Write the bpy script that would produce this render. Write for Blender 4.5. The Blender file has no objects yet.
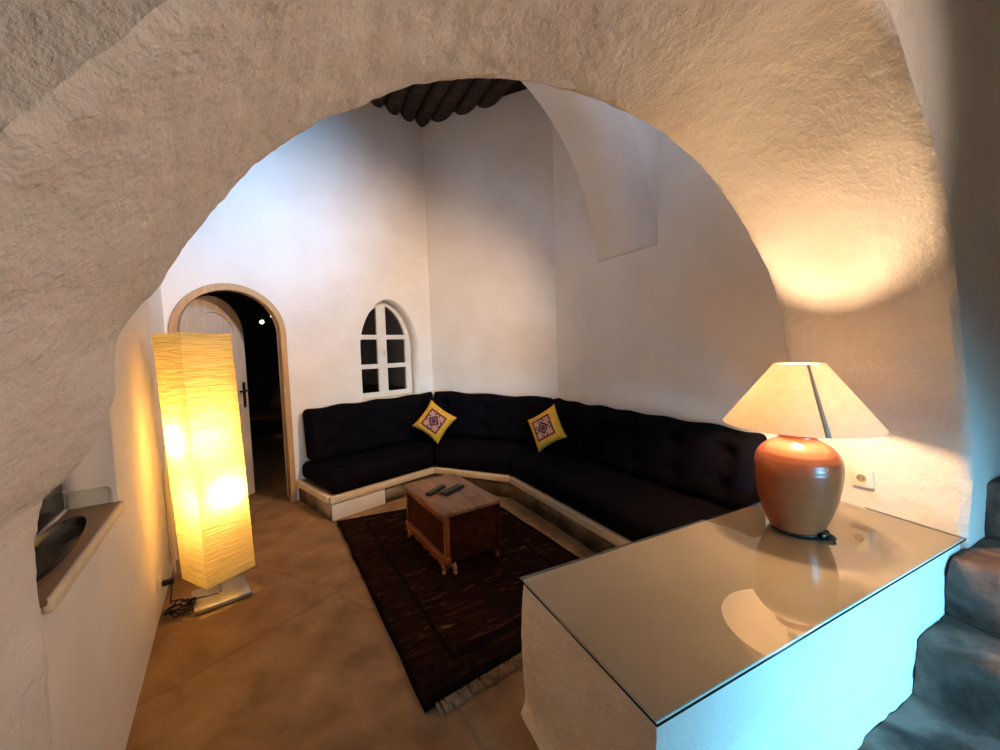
import bpy, bmesh, math, random
from mathutils import Vector, Matrix, noise
random.seed(7)
C = bpy.context.scene.collection
PI = math.pi
sc = bpy.context.scene

# ------------------------------------------------------------------ helpers
def V(*a): return Vector(a)

def link_mesh(name, me, mat=None, parent=None, smooth=True):
    o = bpy.data.objects.new(name, me); C.objects.link(o)
    if mat is not None:
        me.materials.clear(); me.materials.append(mat)
    if parent is not None: o.parent = parent
    if smooth:
        me.polygons.foreach_set('use_smooth', [True] * len(me.polygons))
        try: me.set_sharp_from_angle(angle=math.radians(38))
        except Exception: pass
    return o

def mesh(name, verts, faces, mat=None, parent=None, smooth=True):
    me = bpy.data.meshes.new(name)
    me.from_pydata([tuple(v) for v in verts], [], faces); me.validate(); me.update()
    return link_mesh(name, me, mat, parent, smooth)

def obj(name, bm, mat=None, parent=None, smooth=True):
    bmesh.ops.recalc_face_normals(bm, faces=bm.faces)
    me = bpy.data.meshes.new(name); bm.to_mesh(me); bm.free()
    return link_mesh(name, me, mat, parent, smooth)

def thing(name, label, cat, loc=(0, 0, 0), rotz=0, group=None):
    o = bpy.data.objects.new(name, None); C.objects.link(o)
    o.location = loc; o.rotation_euler = (0, 0, rotz); o.empty_display_size = .1
    o['label'] = label; o['category'] = cat
    if group: o['group'] = group
    return o

def tag(o, label, cat, group=None):
    o['label'] = label; o['category'] = cat
    if group: o['group'] = group
    return o

def struct(o, label=None, cat=None):
    o['kind'] = 'structure'
    if label: o['label'] = label
    if cat: o['category'] = cat
    return o

def add_box(bm, cx, cy, cz, sx, sy, sz, bev=0, rot=None, seg=2):
    """box centred on (cx,cy,cz)"""
    r = bmesh.ops.create_cube(bm, size=1.0)
    vs = r['verts']
    m = Matrix.Translation((cx, cy, cz)) @ (rot.to_4x4() if rot is not None else Matrix()) @ Matrix.Diagonal((sx, sy, sz, 1))
    bmesh.ops.transform(bm, matrix=m, verts=vs)
    if bev:
        es = list({e for v in vs for e in v.link_edges})
        bmesh.ops.bevel(bm, geom=es, offset=bev, segments=seg, affect='EDGES', profile=.5)

def add_tube(bm, pts, r, n=8, closed=False):
    pts = [Vector(p) for p in pts]; N = len(pts); rings = []
    prev = None
    for i, p in enumerate(pts):
        if closed: t = pts[(i + 1) % N] - pts[i - 1]
        else: t = pts[min(i + 1, N - 1)] - pts[max(i - 1, 0)]
        t.normalize()
        a = prev if prev is not None else (Vector((0, 0, 1)) if abs(t.z) < .9 else Vector((1, 0, 0)))
        x = (a - t * a.dot(t))
        if x.length < 1e-5: x = Vector((1, 0, 0)) - t * t.x
        x.normalize(); y = t.cross(x); prev = x
        rr = r[i] if isinstance(r, (list, tuple)) else r
        rings.append([bm.verts.new(p + x * (rr * math.cos(2 * PI * k / n)) + y * (rr * math.sin(2 * PI * k / n))) for k in range(n)])
    M = N if closed else N - 1
    for i in range(M):
        A, B = rings[i], rings[(i + 1) % N]
        for k in range(n):
            bm.faces.new((A[k], A[(k + 1) % n], B[(k + 1) % n], B[k]))
    if not closed:
        bm.faces.new(rings[0][::-1]); bm.faces.new(rings[-1])

def smooth_path(pts, k=8, closed=False):
    P = [Vector(p) for p in pts]; out = []; n = len(P)
    rng = range(n if closed else n - 1)
    for i in rng:
        p0 = P[i - 1] if (closed or i > 0) else P[0]; p1 = P[i]; p2 = P[(i + 1) % n]
        p3 = P[(i + 2) % n] if (closed or i + 2 < n) else P[-1]
        for j in range(k):
            t = j / k
            out.append(.5 * ((2 * p1) + (p2 - p0) * t + (2 * p0 - 5 * p1 + 4 * p2 - p3) * t * t + (3 * p1 - p0 - 3 * p2 + p3) * t ** 3))
    if not closed: out.append(P[-1])
    return out

def lathe(profile, n=64, cap=(False, False)):
    bm = bmesh.new(); rings = []
    for r, z in profile:
        rings.append([bm.verts.new((r * math.cos(2 * PI * k / n), r * math.sin(2 * PI * k / n), z)) for k in range(n)])
    for A, B in zip(rings, rings[1:]):
        for k in range(n): bm.faces.new((A[k], A[(k + 1) % n], B[(k + 1) % n], B[k]))
    if cap[0]: bm.faces.new(rings[0][::-1])
    if cap[1]: bm.faces.new(rings[-1])
    return bm

def plate_mesh(outline, holes, d0, d1, M=None, bevel=0):
    """flat panel with holes: outline in local XY, from local z=d0 to z=d1, moved by M"""
    cu = bpy.data.curves.new('tmp', 'CURVE'); cu.dimensions = '2D'; cu.fill_mode = 'BOTH'
    cu.extrude = (d1 - d0) / 2 - bevel; cu.bevel_depth = bevel; cu.bevel_resolution = 2
    if bevel: cu.offset = -bevel
    for loop in [outline] + list(holes):
        sp = cu.splines.new('POLY'); sp.points.add(len(loop) - 1); sp.use_cyclic_u = True
        for p, q in zip(sp.points, loop): p.co = (q[0], q[1], 0, 1)
    o = bpy.data.objects.new('tmp', cu); C.objects.link(o)
    dg = bpy.context.evaluated_depsgraph_get()
    me = bpy.data.meshes.new_from_object(o.evaluated_get(dg))
    bpy.data.objects.remove(o); bpy.data.curves.remove(cu)
    T = Matrix.Translation((0, 0, (d0 + d1) / 2))
    if M is not None: T = M @ T
    bm = bmesh.new(); bm.from_mesh(me); bmesh.ops.remove_doubles(bm, verts=bm.verts, dist=1e-5)
    bmesh.ops.transform(bm, matrix=T, verts=bm.verts)
    bmesh.ops.recalc_face_normals(bm, faces=bm.faces)
    bm.to_mesh(me); bm.free()
    return me

def plate(name, outline, holes, d0, d1, M=None, mat=None, parent=None, bevel=0, smooth=False):
    return link_mesh(name, plate_mesh(outline, holes, d0, d1, M, bevel), mat, parent, smooth)

def frame(origin, x, y=(0, 0, 1)):
    x = Vector((x[0], x[1], 0 if len(x) < 3 else x[2])).normalized(); y = Vector(y).normalized(); z = x.cross(y)
    o = Vector(origin)
    return Matrix(((x.x, y.x, z.x, o.x), (x.y, y.y, z.y, o.y), (x.z, y.z, z.z, o.z), (0, 0, 0, 1)))

def arch_loop(s0, s1, z0, zs, zt, n=28, pw=2.0):
    """rect with an arched top; (s0,z0)..(s1,z0), springing at zs, top at zt; pw<2 gives a more pointed top"""
    c = (s0 + s1) / 2; a = (s1 - s0) / 2; b = zt - zs
    L = [(s0, z0), (s1, z0)]
    for k in range(n + 1):
        th = PI * k / n
        L.append((c + a * math.copysign(abs(math.cos(th)) ** (2 / pw), math.cos(th)), zs + b * math.sin(th) ** (2 / pw)))
    return L

def soft_box(name, L, W, H, r, n, f, mat, parent=None, disp=None):
    """rounded box (L,W,H) as a fine grid; disp(p, side) moves local points, f maps local -> world"""
    nx, ny, nz = n; h = Vector((L / 2, W / 2, H / 2)); key = {}; verts = []; faces = []
    def vid(i, j, k):
        if (i, j, k) in key: return key[(i, j, k)]
        p = Vector((-h.x + L * i / nx, -h.y + W * j / ny, -h.z + H * k / nz))
        q = Vector([max(-(h[a] - r), min(h[a] - r, p[a])) for a in range(3)])
        d = p - q
        if d.length > 1e-9: p2 = q + d.normalized() * r
        else: p2 = p
        if disp is not None: p2 = disp(p2, p)
        verts.append(f(p2)); key[(i, j, k)] = len(verts) - 1
        return key[(i, j, k)]
    for k in (0, nz):
        for i in range(nx):
            for j in range(ny):
                q = [vid(i, j, k), vid(i + 1, j, k), vid(i + 1, j + 1, k), vid(i, j + 1, k)]
                faces.append(q if k else q[::-1])
    for j in (0, ny):
        for i in range(nx):
            for k in range(nz):
                q = [vid(i, j, k), vid(i + 1, j, k), vid(i + 1, j, k + 1), vid(i, j, k + 1)]
                faces.append(q[::-1] if j else q)
    for i in (0, nx):
        for j in range(ny):
            for k in range(nz):
                q = [vid(i, j, k), vid(i, j + 1, k), vid(i, j + 1, k + 1), vid(i, j, k + 1)]
                faces.append(q if i else q[::-1])
    return mesh(name, verts, faces, mat, parent)

def fbm(p, s, o=3):
    t = 0; a = 1
    for k in range(o):
        t += a * noise.noise(Vector(p) * s); s *= 2.1; a *= .5
    return t

# ------------------------------------------------------------------ materials
def new_mat(name):
    m = bpy.data.materials.new(name); m.use_nodes = True
    nt = m.node_tree; nt.nodes.clear()
    out = nt.nodes.new('ShaderNodeOutputMaterial')
    return m, nt, out

def N(nt, t, **kw):
    n = nt.nodes.new(t)
    for k, v in kw.items():
        if k.startswith('i_'):
            n.inputs[int(k[2:]) if k[2:].isdigit() else k[2:].replace('_', ' ')].default_value = v
        else: setattr(n, k, v)
    return n

def coords(nt, scale=(1, 1, 1), obj_space=True):
    tc = N(nt, 'ShaderNodeTexCoord'); mp = N(nt, 'ShaderNodeMapping')
    mp.inputs['Scale'].default_value = scale
    nt.links.new(tc.outputs['Object'], mp.inputs['Vector'])
    return mp.outputs['Vector']

def ramp(nt, fac, stops):
    r = N(nt, 'ShaderNodeValToRGB'); e = r.color_ramp.elements
    e[0].position, e[0].color = stops[0][0], (*stops[0][1], 1)
    e[1].position, e[1].color = stops[-1][0], (*stops[-1][1], 1)
    for p, c in stops[1:-1]:
        x = e.new(p); x.color = (*c, 1)
    nt.links.new(fac, r.inputs['Fac']); return r.outputs['Color']

def surf(name, stops, nscale=4, detail=6, rough=.7, bump=((30, .3, .005),), scale=(1, 1, 1), spec=.4, metallic=0, coat=0, distort=0, sheen=0):
    m, nt, out = new_mat(name)
    b = N(nt, 'ShaderNodeBsdfPrincipled'); nt.links.new(b.outputs[0], out.inputs[0])
    v = coords(nt, scale)
    n = N(nt, 'ShaderNodeTexNoise'); n.inputs['Scale'].default_value = nscale; n.inputs['Detail'].default_value = detail
    n.inputs['Distortion'].default_value = distort
    nt.links.new(v, n.inputs['Vector'])
    nt.links.new(ramp(nt, n.outputs['Fac'], stops), b.inputs['Base Color'])
    b.inputs['Roughness'].default_value = rough; b.inputs['Specular IOR Level'].default_value = spec
    b.inputs['Metallic'].default_value = metallic; b.inputs['Coat Weight'].default_value = coat
    b.inputs['Sheen Weight'].default_value = sheen
    last = None
    for s, st, dist in bump:
        bn = N(nt, 'ShaderNodeTexNoise'); bn.inputs['Scale'].default_value = s; bn.inputs['Detail'].default_value = 5
        bn.inputs['Roughness'].default_value = .6
        nt.links.new(v, bn.inputs['Vector'])
        bp = N(nt, 'ShaderNodeBump'); bp.inputs['Strength'].default_value = st; bp.inputs['Distance'].default_value = dist
        nt.links.new(bn.outputs['Fac'], bp.inputs['Height'])
        if last is not None: nt.links.new(last, bp.inputs['Normal'])
        last = bp.outputs['Normal']
    if last is not None: nt.links.new(last, b.inputs['Normal'])
    return m

def flat(name, col, rough=.5, metallic=0, spec=.5):
    return surf(name, [(.3, tuple(c * .93 for c in col)), (.7, col)], 12, rough=rough, metallic=metallic, spec=spec, bump=((60, .05, .001),))

def emit(name, col, strength):
    m, nt, out = new_mat(name)
    e = N(nt, 'ShaderNodeEmission'); e.inputs[0].default_value = (*col, 1); e.inputs[1].default_value = strength
    nt.links.new(e.outputs[0], out.inputs[0]); return m

def glass(name, tint, gloss=1.0, edge=None):
    """clear pane: straight-through light with a Fresnel mirror on it"""
    m, nt, out = new_mat(name)
    tr = N(nt, 'ShaderNodeBsdfTransparent'); tr.inputs[0].default_value = (*tint, 1)
    gl = N(nt, 'ShaderNodeBsdfGlossy'); gl.inputs['Roughness'].default_value = .015
    fr = N(nt, 'ShaderNodeFresnel'); fr.inputs['IOR'].default_value = 1.5
    mu = N(nt, 'ShaderNodeMath', operation='MULTIPLY'); mu.inputs[1].default_value = gloss; mu.use_clamp = True
    ge = N(nt, 'ShaderNodeNewGeometry'); fb = N(nt, 'ShaderNodeMath', operation='SUBTRACT'); fb.inputs[0].default_value = 1.0
    nt.links.new(ge.outputs['Backfacing'], fb.inputs[1])
    m2 = N(nt, 'ShaderNodeMath', operation='MULTIPLY'); nt.links.new(fr.outputs[0], m2.inputs[0]); nt.links.new(fb.outputs[0], m2.inputs[1])
    nt.links.new(m2.outputs[0], mu.inputs[0])
    mx = N(nt, 'ShaderNodeMixShader')
    nt.links.new(mu.outputs[0], mx.inputs[0]); nt.links.new(tr.outputs[0], mx.inputs[1]); nt.links.new(gl.outputs[0], mx.inputs[2])
    nt.links.new(mx.outputs[0], out.inputs[0]); return m

def translucent(name, stops, nscale, scale, trans, bump=((60, .4, .003),), bscale=(1, 1, 1), transcol=None):
    m, nt, out = new_mat(name)
    v = coords(nt, scale)
    n = N(nt, 'ShaderNodeTexNoise'); n.inputs['Scale'].default_value = nscale; n.inputs['Detail'].default_value = 6
    nt.links.new(v, n.inputs['Vector'])
    col = ramp(nt, n.outputs['Fac'], stops)
    d = N(nt, 'ShaderNodeBsdfDiffuse'); t = N(nt, 'ShaderNodeBsdfTranslucent'); mx = N(nt, 'ShaderNodeMixShader')
    nt.links.new(col, d.inputs[0]); nt.links.new(col, t.inputs[0])
    mx.inputs[0].default_value = trans
    nt.links.new(d.outputs[0], mx.inputs[1]); nt.links.new(t.outputs[0], mx.inputs[2]); nt.links.new(mx.outputs[0], out.inputs[0])
    v2 = coords(nt, bscale); last = None
    for s, st, dist in bump:
        bn = N(nt, 'ShaderNodeTexNoise'); bn.inputs['Scale'].default_value = s; bn.inputs['Detail'].default_value = 4
        nt.links.new(v2, bn.inputs['Vector'])
        bp = N(nt, 'ShaderNodeBump'); bp.inputs['Strength'].default_value = st; bp.inputs['Distance'].default_value = dist
        nt.links.new(bn.outputs['Fac'], bp.inputs['Height'])
        if last is not None: nt.links.new(last, bp.inputs['Normal'])
        last = bp.outputs['Normal']
    nt.links.new(last, d.inputs['Normal']); nt.links.new(last, t.inputs['Normal'])
    return m

PLASTER = surf('white_plaster', [(.30, (.80, .74, .66)), (.55, (.86, .81, .74)), (.75, (.88, .84, .78))], 2.2, 7, rough=.85, spec=.2,
               bump=((6, .25, .02), (40, .25, .004)))
ROUGH_PLASTER = surf('rough_plaster', [(.30, (.78, .715, .635)), (.55, (.84, .785, .71)), (.75, (.87, .825, .755))], 3, 8, rough=.85, spec=.2,
                     bump=((8, .30, .02), (26, .85, .010), (90, .7, .004)))
FLOOR = surf('earth_floor', [(.30, (.17, .092, .040)), (.46, (.235, .135, .060)), (.60, (.275, .165, .078)), (.74, (.35, .22, .115))], 5.5, 10, rough=.62, spec=.35,
             bump=((5, .35, .03), (35, .45, .008), (120, .3, .002)), distort=.3)
def add_cracks(m, scale, width, dark):
    """wandering dark joints between worn slabs"""
    nt = m.node_tree; b = [n for n in nt.nodes if n.type == 'BSDF_PRINCIPLED'][0]
    src = b.inputs['Base Color'].links[0].from_socket
    v = coords(nt, (1, 1, 0))
    nz = N(nt, 'ShaderNodeTexNoise'); nz.inputs['Scale'].default_value = 3.5; nz.inputs['Detail'].default_value = 5; nt.links.new(v, nz.inputs['Vector'])
    ad = N(nt, 'ShaderNodeMix', data_type='VECTOR'); ad.inputs[0].default_value = .16
    nt.links.new(v, ad.inputs[4]); nt.links.new(nz.outputs['Color'], ad.inputs[5])
    vo = N(nt, 'ShaderNodeTexVoronoi', feature='DISTANCE_TO_EDGE'); vo.inputs['Scale'].default_value = scale; nt.links.new(ad.outputs[1], vo.inputs['Vector'])
    mr = N(nt, 'ShaderNodeMapRange'); mr.inputs[1].default_value = 0; mr.inputs[2].default_value = width; mr.inputs[3].default_value = dark; mr.inputs[4].default_value = 1
    nt.links.new(vo.outputs['Distance'], mr.inputs[0])
    mx = N(nt, 'ShaderNodeMix', data_type='RGBA', blend_type='MULTIPLY'); mx.inputs[0].default_value = 1
    nt.links.new(src, mx.inputs[6]); nt.links.new(mr.outputs[0], mx.inputs[7]); nt.links.new(mx.outputs[2], b.inputs['Base Color'])
add_cracks(FLOOR, .8, .010, .72)
STONE = surf('dark_step_stone', [(.34, (.055, .034, .027)), (.52, (.15, .10, .082)), (.68, (.28, .20, .165))], 5, 9, rough=.8, bump=((8, .6, .03), (50, .4, .006)), distort=.8)
BENCHSTONE = surf('bench_masonry', [(.32, (.06, .036, .02)), (.48, (.13, .09, .055)), (.60, (.22, .165, .115)), (.74, (.34, .28, .22))], 4.5, 9, rough=.8, bump=((9, .5, .02), (50, .3, .004)), distort=.5)
TRIMWOOD = surf('pale_wood', [(.3, (.62, .50, .34)), (.7, (.76, .65, .48))], 6, 6, rough=.55, scale=(1, 1, 6), bump=((30, .2, .002),))
DOORWOOD = surf('yellow_pine', [(.3, (.42, .24, .10)), (.7, (.56, .34, .15))], 5, 6, rough=.5, scale=(6, 6, .8), bump=((20, .15, .002),))
LEAFWOOD = surf('light_door_paint', [(.3, (.50, .40, .30)), (.7, (.60, .49, .37))], 5, 6, rough=.55, scale=(6, 6, .8), bump=((20, .15, .002),))
DARKLOG = surf('dark_log', [(.3, (.018, .010, .007)), (.7, (.07, .038, .024))], 5, 8, rough=.8, scale=(3, 3, .6), bump=((25, .5, .01),))
BLACKFAB = surf('black_fabric', [(.3, (.0030, .0024, .0036)), (.7, (.0060, .0048, .0072))], 40, 4, rough=1.0, spec=.03, bump=((250, .3, .001), (8, .3, .02)))
WHITEPAINT = surf('white_paint', [(.3, (.72, .68, .62)), (.7, (.80, .76, .70))], 6, 5, rough=.5, bump=((40, .15, .002),))
TABLEWOOD = surf('worn_table_wood', [(.28, (.075, .020, .007)), (.5, (.17, .050, .016)), (.72, (.26, .09, .032))], 4, 8, rough=.5, scale=(1.2, 5, 5), bump=((20, .3, .004),), distort=.4)
TABLETOP = surf('worn_table_top', [(.28, (.13, .055, .028)), (.5, (.25, .125, .066)), (.72, (.33, .18, .10))], 4, 8, rough=.42, scale=(1.2, 5, 5), bump=((20, .3, .003),), distort=.4)
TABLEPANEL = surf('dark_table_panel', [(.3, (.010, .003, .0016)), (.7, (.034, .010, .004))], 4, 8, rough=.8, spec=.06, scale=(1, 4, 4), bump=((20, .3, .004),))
FOOTWOOD = surf('light_foot_wood', [(.3, (.34, .17, .07)), (.7, (.48, .27, .12))], 8, 6, rough=.5)
BLACKPLASTIC = flat('black_plastic', (.010, .010, .011), .4, spec=.25)
GREYRUBBER = flat('grey_rubber', (.10, .10, .11), .6)
CREAMPLASTIC = flat('cream_plastic', (.74, .68, .54), .4)
DARKHOLE = flat('socket_recess', (.30, .24, .14), .6)
STEEL = flat('brushed_metal', (.62, .58, .5), .35, metallic=1)
BLACKGLOSS = flat('black_gloss', (.006, .006, .0065), .22, spec=.3)
GLASSTOP = glass('clear_glass', (.95, .955, .93), 1.9)
PANE = glass('window_glass', (.86, .84, .82), 1.2)
GLASSEDGE = flat('green_black_glass_edge', (.01, .017, .015), .2)
TERRA = surf('terracotta_glaze', [(.3, (.235, .062, .023)), (.55, (.27, .074, .027)), (.75, (.30, .086, .032))], 3, 6, rough=.28, spec=.45, scale=(.6, .6, 7), bump=((14, .10, .004), (90, .06, .001)), coat=.05)
SHADE = translucent('linen_shade', [(.3, (.80, .70, .55)), (.7, (.88, .79, .65))], 30, (1, 1, 1), .42, bump=((220, .35, .001), (35, .3, .003)))
SEAM = translucent('linen_seam', [(.3, (.62, .52, .40)), (.7, (.68, .58, .45))], 30, (1, 1, 1), .25, bump=((220, .35, .001),))
PAPER = translucent('crinkled_rice_paper', [(.34, (.86, .69, .28)), (.5, (.93, .78, .37)), (.66, (.96, .84, .45))], 12, (.7, .7, 9), .55,
                    bump=((14, .9, .008), (40, .5, .003)), bscale=(.7, .7, 8))

def rug_mat():
    m, nt, out = new_mat('brown_rug_wool')
    b = N(nt, 'ShaderNodeBsdfPrincipled'); nt.links.new(b.outputs[0], out.inputs[0])
    v = coords(nt, (3, 13, 1)); n = N(nt, 'ShaderNodeTexNoise'); n.inputs['Scale'].default_value = 3; n.inputs['Detail'].default_value = 8
    n.inputs['Distortion'].default_value = .8
    nt.links.new(v, n.inputs['Vector'])
    col = ramp(nt, n.outputs['Fac'], [(.38, (.007, .0025, .0018)), (.55, (.013, .005, .0032)), (.64, (.030, .012, .006)), (.74, (.12, .055, .026))])
    nt.links.new(col, b.inputs['Base Color']); b.inputs['Roughness'].default_value = 1.0; b.inputs['Specular IOR Level'].default_value = .03
    v2 = coords(nt, (1, 1, 1)); bn = N(nt, 'ShaderNodeTexNoise'); bn.inputs['Scale'].default_value = 90
    nt.links.new(v2, bn.inputs['Vector']); bp = N(nt, 'ShaderNodeBump'); bp.inputs['Strength'].default_value = .8; bp.inputs['Distance'].default_value = .01
    nt.links.new(bn.outputs['Fac'], bp.inputs['Height']); nt.links.new(bp.outputs[0], b.inputs['Normal'])
    return m
RUG = rug_mat()
RUGBAND = surf('black_rug_band', [(.3, (.003, .0018, .0016)), (.7, (.007, .004, .0035))], 30, 5, rough=1.0, spec=.02, bump=((90, .8, .01),))
FRINGE = surf('cream_fringe', [(.3, (.15, .09, .05)), (.7, (.32, .22, .135))], 30, 4, rough=.9, spec=.1)

def pillow_mat():
    """yellow cloth, a dark red square frame, a pink field, a turned ring of dashes and a dark centre"""
    m, nt, out = new_mat('yellow_embroidered_cloth')
    b = N(nt, 'ShaderNodeBsdfPrincipled'); nt.links.new(b.outputs[0], out.inputs[0]); b.inputs['Roughness'].default_value = .85
    tc = N(nt, 'ShaderNodeTexCoord'); sx = N(nt, 'ShaderNodeSeparateXYZ'); nt.links.new(tc.outputs['Object'], sx.inputs[0])
    L = nt.links.new
    def mth(op, a, bb=None):
        n = N(nt, 'ShaderNodeMath', operation=op)
        for i, q in enumerate((a, bb)):
            if q is None: continue
            if isinstance(q, (int, float)): n.inputs[i].default_value = q
            else: L(q, n.inputs[i])
        return n.outputs[0]
    S = 1 / .165
    x = mth('MULTIPLY', sx.outputs[0], S); y = mth('MULTIPLY', sx.outputs[1], S)
    ax = mth('ABSOLUTE', x); ay = mth('ABSOLUTE', y)
    sq = mth('MAXIMUM', ax, ay); di = mth('ADD', ax, ay)
    front = mth('GREATER_THAN', sx.outputs[2], 0.0)
    yn = N(nt, 'ShaderNodeTexNoise'); yn.inputs['Scale'].default_value = 40; L(tc.outputs['Object'], yn.inputs['Vector'])
    cur = ramp(nt, yn.outputs['Fac'], [(.3, (.58, .275, .012)), (.7, (.70, .385, .035))])
    def over(mask, col):
        nonlocal cur
        mk = mth('MULTIPLY', mask, front)
        mx = N(nt, 'ShaderNodeMix', data_type='RGBA'); L(mk, mx.inputs[0]); L(cur, mx.inputs[6]); mx.inputs[7].default_value = (*col, 1)
        cur = mx.outputs[2]
    def band(q, a, c): return mth('MULTIPLY', mth('GREATER_THAN', q, a), mth('LESS_THAN', q, c))
    over(mth('LESS_THAN', sq, .60), (.09, .012, .010))
    over(mth('LESS_THAN', sq, .50), (.50, .23, .17))
    over(mth('MULTIPLY', band(di, .52, .62), mth('GREATER_THAN', mth('ABSOLUTE', mth('SUBTRACT', ax, ay)), .16)), (.07, .015, .025))
    over(mth('LESS_THAN', di, .40), (.035, .012, .030))
    over(band(di, .18, .25), (.32, .13, .13))
    over(mth('LESS_THAN', di, .09), (.10, .02, .03))
    L(cur, b.inputs['Base Color'])
    bn = N(nt, 'ShaderNodeTexNoise'); bn.inputs['Scale'].default_value = 180; L(tc.outputs['Object'], bn.inputs['Vector'])
    bp = N(nt, 'ShaderNodeBump'); bp.inputs['Strength'].default_value = .3; bp.inputs['Distance'].default_value = .002
    L(bn.outputs['Fac'], bp.inputs['Height']); L(bp.outputs[0], b.inputs['Normal'])
    return m
PILLOW = pillow_mat()

# ------------------------------------------------------------------ layout (metres; camera stands over the origin, 1.35 m up)
U = Vector((.901, .433, 0)).normalized(); NN = Vector((U.y, -U.x, 0))      # along the near arch wall / towards the viewer's room
P1 = Vector((.048, 1.378, 0))                                              # counter corner on the arch's far face
TH = .63                                                                   # thickness of the arch wall
def AT(t, d, z): return P1 + U * t + NN * d + Vector((0, 0, z))
A0 = Vector((-1.914, 3.557, 0)); DA = Vector((.694, .719, 0)).normalized(); NA = Vector((DA.y, -DA.x, 0))
CAB = A0 + DA * 1.596
DB = Vector((.908, -.416, 0)).normalized(); NB = Vector((DB.y, -DB.x, 0))   # into the room
CBC = Vector((.598, 4.055, 0))
DC = Vector((.463, -.887, 0)).normalized(); NC = Vector((DC.y, -DC.x, 0))   # into the room
DL = Vector((-1.440, 2.111, 0)).normalized(); LP = Vector((-1.047, .852, 0)) + DL * 1.275; NL = Vector((DL.y, -DL.x, 0))
ZTOP = 3.95
FA = frame(A0, DA); FB = frame(CAB, DB); FC = frame(CBC, DC); FL = frame(LP, DL); FT = frame(P1, U)

# ------------------------------------------------------------------ the room's shell
def grid_floor():
    verts = []; faces = []; nx = ny = 90
    for j in range(ny + 1):
        for i in range(nx + 1):
            x = -6 + 11 * i / nx; y = -5 + 14 * j / ny
            verts.append((x, y, .006 * fbm((x, y, 0), .9, 3) - .004))
    for j in range(ny):
        for i in range(nx):
            a = j * (nx + 1) + i; faces.append((a, a + 1, a + nx + 2, a + nx + 1))
    b = len(verts); 
    verts += [(-6, -5, -.2), (5, -5, -.2), (5, 9, -.2), (-6, 9, -.2)]
    faces += [(b + 3, b + 2, b + 1, b)]
    return mesh('floor', verts, faces, FLOOR)
struct(grid_floor())

door_hole = arch_loop(-.79, -.008, -.02, 1.54, 1.925)
win_hole = arch_loop(.706, 1.411, .845, 1.40, 1.915, pw=1.8)
struct(plate('wall_back', [(-1.3, -.05), (1.95, -.05), (1.95, ZTOP), (-1.3, ZTOP)], [door_hole[2:] + [(-.79, -.02), (-.008, -.02)], win_hole], -.20, 0, FA, PLASTER))
struct(plate('wall_corner', [(-.25, -.05), (1.85, -.05), (1.85, ZTOP), (-.25, ZTOP)], [], -.3, 0, FB, PLASTER))
struct(plate('wall_right', [(-.1, -.05), (2.22, -.05), (2.22, ZTOP), (-.1, ZTOP)], [], -.3, 0, FC, PLASTER))
niche = [(-1.282, .80), (-.525, .80), (-.525, 1.46), (-1.282, 1.46)]
struct(plate('wall_left', [(-1.285, -.05), (1.36, -.05), (1.36, ZTOP), (-1.285, ZTOP)], [niche], -.22, 0, FL, PLASTER))
struct(plate('wall_niche_back', [(-1.285, .60), (-.40, .60), (-.40, 1.6), (-1.285, 1.6)], [], -.27, -.22, FL, PLASTER))

# transverse arch: springs from wall_right, crosses to wall_left
half = smooth_path([(0, 2.07, 0), (.03, 2.29, 0), (.09, 2.48, 0), (.14, 2.63, 0), (.28, 2.91, 0), (.50, 3.19, 0), (.77, 3.40, 0), (1.1, 3.55, 0), (1.49, 3.61, 0)], 6)
right = [(p.x, p.y) for p in half]; left = [(2.98 - p.x, p.y) for p in half][::-1][1:]
outl = right + left + [(3.12, 2.07), (3.12, ZTOP), (-.12, ZTOP), (-.12, 2.07)]
FX = frame(CBC, NC)
# local z of FX runs along -DC
struct(plate('wall_arch_far', outl, [], -1.255, -.615, FX, PLASTER))

# near arch: a barrel through a 0.63 m thick wall, rough plaster
back_ctl = [(-1.204, 0), (-1.206, .4), (-1.210, .73), (-1.208, .909), (-1.184, 1.04), (-1.136, 1.09), (-1.088, 1.165), (-1.050, 1.262), (-1.030, 1.400), (-.934, 1.545),
            (-.833, 1.704), (-.727, 1.843), (-.604, 1.956), (-.441, 2.055), (-.228, 2.165), (.055, 2.238), (.398, 2.252), (.766, 2.190), (1.119, 1.998),
            (1.471, 1.652), (1.611, 1.296), (1.70, .95), (1.79, .65), (1.80, .40), (1.80, 0)]
front_ctl = [(-1.225, 0), (-1.225, .4), (-1.225, .73), (-1.212, .909), (-1.19, 1.02), (-1.150, 1.10), (-1.10, 1.20), (-1.06, 1.29), (-.98, 1.42), (-.90, 1.56),
             (-.815, 1.670), (-.705, 1.80), (-.56, 1.95), (-.43, 2.14), (-.20, 2.28), (.09, 2.39), (.47, 2.415), (.874, 2.303), (1.077, 2.138),
             (1.375, 1.816), (1.629, 1.213), (1.76, .80), (1.745, .55), (1.74, .40), (1.74, 0)]
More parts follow.
